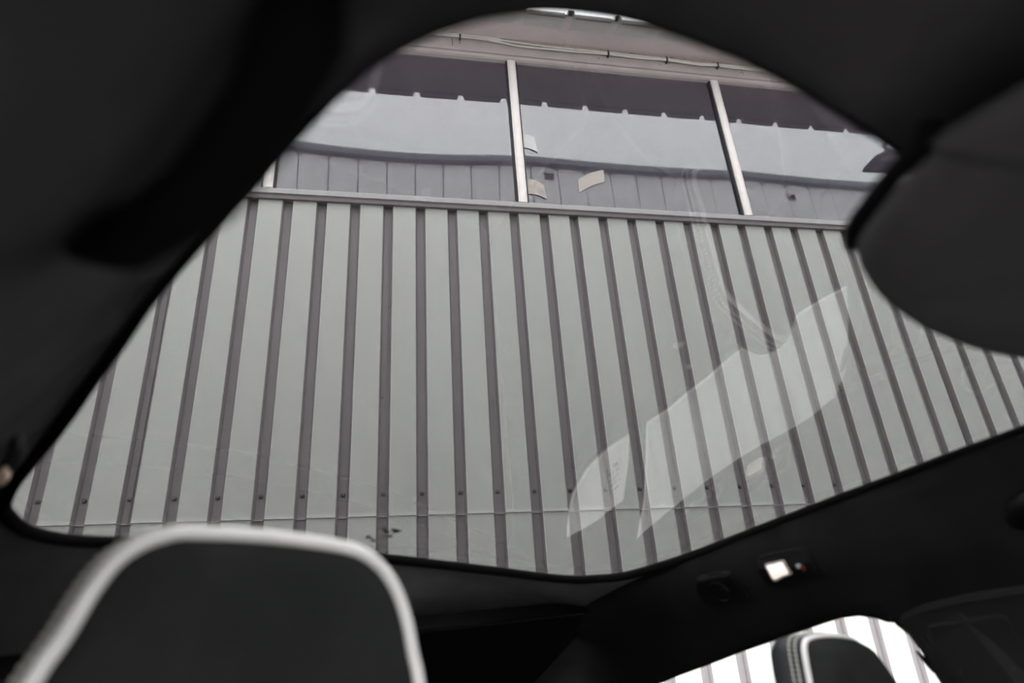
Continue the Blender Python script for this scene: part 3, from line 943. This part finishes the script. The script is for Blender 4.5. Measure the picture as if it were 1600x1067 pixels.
LH = thing('grab_handle', 'folded black grab handle on the left roof rail, out of focus at upper left', 'handle', tuple(on_ceil(.02, .17)))
bm = bmesh.new()
tube(bm, [on_ceil(.034, .112, .0), on_ceil(.031, .120, .010), on_ceil(.027, .140, .014), on_ceil(.021, .170, .015), on_ceil(.017, .205, .015), on_ceil(.015, .245, .012), on_ceil(.013, .262, .0)],
     [.012, .012, .011, .011, .011, .012, .012], 12)
link('handle_bar', bm, LH, M['rubber'], smooth=True)
bm = bmesh.new()
tube(bm, [on_ceil(.024, .235, .003), on_ceil(.032, .231, .006), on_ceil(.042, .232, .006), on_ceil(.048, .236, .002)], [.004, .0055, .005, .003], 10)
link('grey_streak_bar', bm, LH, M['hook'], smooth=True)  # small pale grey bar beside the handle

# ------------------------------------------------------------------ seats
def head_rest(parent, outline, s0, lean=0.0, r=0.0047, face=((.1, -.012), (.5, -.011), (.8, -.008), (.92, -.004), (.985, .001), (.975, .006))):
    """outline: (l, z) loop of the piping round the front face at s = s0"""
    P = smooth_closed([(l, z, 0) for l, z in outline], 5)
    cl_ = sum(p.x for p in P) / len(P); cz = sum(p.y for p in P) / len(P)
    def pt(p, sc, ds, dn=0.0):
        return car(cl_ + (p.x - cl_) * sc, s0 + ds + lean * (p.y - cz), cz + (p.y - cz) * sc)
    def shell(name, steps, m, cap0, cap1):
        bm = bmesh.new()
        rings = [[bm.verts.new(pt(p, sc, ds)) for p in P] for sc, ds in steps]
        for a, b in zip(rings, rings[1:]):
            for k in range(len(P)):
                bm.faces.new((a[k], a[(k + 1) % len(P)], b[(k + 1) % len(P)], b[k]))
        if cap0: bm.faces.new(rings[0][::-1])
        if cap1: bm.faces.new(rings[-1])
        return link(name, bm, parent, m, smooth=True)
    hr = shell('head_rest', [(.985, .001), (1.0, .004), (1.05, .011), (1.062, .026), (1.03, .040), (.93, .052), (.78, .060), (.5, .065), (.15, .066)], M['leather'], True, True)
    f = shell('front_face', list(face), M['suede'], True, True)
    f['label'] = 'dark grey suede face'
    bm = bmesh.new()
    tube(bm, [pt(p, .995, 0.0) for p in P], r, 8, True)
    link('piping', bm, parent, M['piping'], smooth=True)['label'] = 'pale contrast piping'
    bm = bmesh.new()
    n = len(P)
    # double row of stitches on the band behind the piping
    L = [0.0]
    for k in range(n): L.append(L[-1] + (P[(k + 1) % n] - P[k]).length)
    tot = L[-1]; cnt = int(tot / 0.0052)
    def at(d):
        d %= tot
        for k in range(n):
            if L[k + 1] >= d:
                return P[k].lerp(P[(k + 1) % n], (d - L[k]) / max(1e-9, L[k + 1] - L[k]))
        return P[0]
    for row, (sc, ds) in enumerate(((1.045, .0095), (1.062, .0165))):
        for j in range(cnt):
            a, b = at(tot * j / cnt), at(tot * (j + .78) / cnt)
            c = (a + b) / 2
            tube(bm, [pt(a, sc, ds - .0012), pt(c, sc + .006, ds), pt(b, sc, ds + .0012)], [.0008, .0014, .0008], 5)
    link('stitching', bm, parent, M['thread'], smooth=True)['label'] = 'double row of light stitches'
    return cl_, cz

def seat(name, label, cl_, s0, ztop_, outline, lean, **kw):
    root = thing(name, label, 'car seat', tuple(car(cl_, s0 - .2, -.9)), 'front seats')
    c, cz = head_rest(root, outline, s0, lean, **kw)
    zb = min(z for _, z in outline)
    for d in (-.055, .055):
        bm = bmesh.new(); tube(bm, [car(cl_ + d, s0 + .028, zb + .05), car(cl_ + d, s0 + .03, zb - .08)], .006, 12)
        link('post', bm, root, M['chrome'], smooth=True)
    # backrest and cushion
    bm = bmesh.new()
    sec = []
    for z, w, sa, sb in ((zb - .035, .10, .0, .06), (zb - .05, .15, -.02, .085), (zb - .10, .20, -.03, .095), (zb - .25, .245, -.05, .09), (zb - .42, .25, -.09, .07), (zb - .50, .24, -.12, .05)):
        ring = []
        for k in range(20):
            a = 2 * math.pi * k / 20
            cxx = math.copysign(abs(math.cos(a)) ** .5, math.cos(a)) * w
            sy = math.copysign(abs(math.sin(a)) ** .7, math.sin(a))
            ring.append(bm.verts.new(car(cl_ + cxx, s0 + (sa + sb) / 2 + sy * (sb - sa) / 2, z)))
        sec.append(ring)
    for a, b in zip(sec, sec[1:]):
        for k in range(20): bm.faces.new((a[k], a[(k + 1) % 20], b[(k + 1) % 20], b[k]))
    bm.faces.new(sec[0]); bm.faces.new(sec[-1][::-1])
    link('backrest', bm, root, M['leather'], smooth=True)
    bm = bmesh.new()
    sec = []
    for s_, w, za, zb_ in ((s0 - .02, .22, -.90, -.60), (s0 - .15, .25, -.90, -.58), (s0 - .40, .25, -.90, -.56), (s0 - .55, .24, -.88, -.58), (s0 - .58, .20, -.84, -.64)):
        ring = []
        for k in range(20):
            a = 2 * math.pi * k / 20
            ring.append(bm.verts.new(car(cl_ + math.copysign(abs(math.cos(a)) ** .5, math.cos(a)) * w, s_, (za + zb_) / 2 + math.copysign(abs(math.sin(a)) ** .5, math.sin(a)) * (zb_ - za) / 2)))
        sec.append(ring)
    for a, b in zip(sec, sec[1:]):
        for k in range(20): bm.faces.new((a[k], a[(k + 1) % 20], b[(k + 1) % 20], b[k]))
    bm.faces.new(sec[0]); bm.faces.new(sec[-1][::-1])
    link('seat_cushion', bm, root, M['leather'], smooth=True)

OL = [(.032, -.04), (.044, .0045), (.054, .027), (.062, .048), (.0705, .0635), (.0815, .0735), (.0965, .080), (.11, .0815), (.15, .0815), (.184, .0795), (.2165, .0755), (.2345, .067), (.2485, .0525), (.259, .0315), (.2655, .0085),
      (.271, -.0105), (.276, -.045), (.272, -.085), (.245, -.105), (.15, -.11), (.06, -.105), (.034, -.085)]
seat('front_seat', 'near front seat, its large out-of-focus head rest edged with pale piping at lower left', .168, .45, .08, OL, -.06)
OR = [(.797, -.09), (.801, -.046), (.803, -.0215), (.807, -.007), (.8195, .0), (.8597, .0015), (.9125, -.002), (.941, -.0107), (.9605, -.0273), (.9772, -.045), (.989, -.0607), (1.004, -.10), (1.0, -.15), (.97, -.175), (.90, -.18), (.83, -.175), (.80, -.15)]
OR = [(l * 1.06 - (.004 if l > .88 else 0), z * 1.06) for l, z in OR]
seat('front_seat', 'far front seat whose small head rest stands against the bright side window', .955, .499, .0, OR, .0, r=.0036,
     face=((.1, -.034), (.5, -.032), (.75, -.027), (.88, -.020), (.955, -.010), (.99, .002), (.98, .008)))

# rear bench
bm = bmesh.new()
RB = thing('rear_bench', 'dark leather rear bench behind the two front seats', 'car seat', tuple(car(.5, 1.2, -.9)))
def rbox(name, l0, l1, s0, s1, z0, z1, sl=0.0):
    bm = bmesh.new()
    v = [bm.verts.new(car(l, s + sl * (z - z0), z)) for l, s, z in ((l0, s0, z0), (l1, s0, z0), (l1, s1, z0), (l0, s1, z0), (l0, s0, z1), (l1, s0, z1), (l1, s1, z1), (l0, s1, z1))]
    for f in ((0, 3, 2, 1), (4, 5, 6, 7), (0, 1, 5, 4), (1, 2, 6, 5), (2, 3, 7, 6), (3, 0, 4, 7)): bm.faces.new([v[i] for i in f])
    bmesh.ops.bevel(bm, geom=bm.edges[:], offset=.04, segments=4, affect='EDGES', profile=.5)
    link(name, bm, RB, M['leather'], smooth=True)
rbox('bench_cushion', -.08, 1.12, .86, 1.30, -.89, -.62)
rbox('bench_backrest', -.05, 1.09, 1.22, 1.36, -.62, -.22, .15)

# etched print on the quarter window
bm = bmesh.new()
for r_ in range(5):
    for k in range(10):
        if random.random() < .2: continue
        s, z = 1.062 + .0042 * k, -.205 - .0055 * r_ - .0012 * k
        w = .003
        bm.faces.new([bm.verts.new(car(wallL(a, b) + .0095, a, b)) for a, b in ((s, z), (s + w, z), (s + w, z + .0028), (s, z + .0028))])
tag(link('glass_print', bm, None, M['greyprint']), 'small grey lines of print on the quarter window, seen mirrored in the roof glass', 'marking')

# dirt and flecks lying on the roof glass
def blob(name, label, cat, cs_, m, group=None, kind=None):
    """small irregular flakes on the outside of the roof glass: (l, s, rl, rs, turn)"""
    bm = bmesh.new()
    for l, s, a, b, th in cs_:
        n = 11
        top = []; bot = []
        for k in range(n):
            t = 2 * math.pi * k / n; j = random.uniform(.65, 1.15)
            dl = (a * math.cos(t) * math.cos(th) - b * math.sin(t) * math.sin(th)) * j
            ds = (a * math.cos(t) * math.sin(th) + b * math.sin(t) * math.cos(th)) * j
            bot.append(bm.verts.new(car(l + dl, s + ds, roof(l + dl, s + ds) + .0042)))
            top.append(bm.verts.new(car(l + dl * .8, s + ds * .8, roof(l + dl, s + ds) + .0050)))
        bm.faces.new(top); bm.faces.new(bot[::-1])
        for k in range(n): bm.faces.new((bot[k], bot[(k + 1) % n], top[(k + 1) % n], top[k]))
    o = link(name, bm, None, m)
    tag(o, label, cat, group, kind)
blob('dirt_smear', 'dark dirty smear on the roof glass near its rear edge', 'dirt',
     [(.496, .975, .004, .006, .3), (.511, .985, .004, .005, 1.0), (.514, .950, .008, .004, .2), (.524, .942, .008, .004, .1), (.531, .946, .004, .009, .8),
      (.529, .964, .006, .004, .5), (.520, .966, .005, .003, .2), (.504, .978, .003, .003, 0), (.506, .943, .006, .003, .2)], M['smear'])
blob('white_fleck', 'larger white fleck in the middle of the roof glass', 'fleck', [(.5245, .368, .0016, .0055, .5), (.5265, .3735, .0012, .003, .4)], M['fleck'], 'flecks on the roof glass')
blob('white_fleck', 'smaller white fleck just rearward of the larger one on the roof glass', 'fleck', [(.571, .392, .0009, .0045, .2)], M['fleck'], 'flecks on the roof glass')
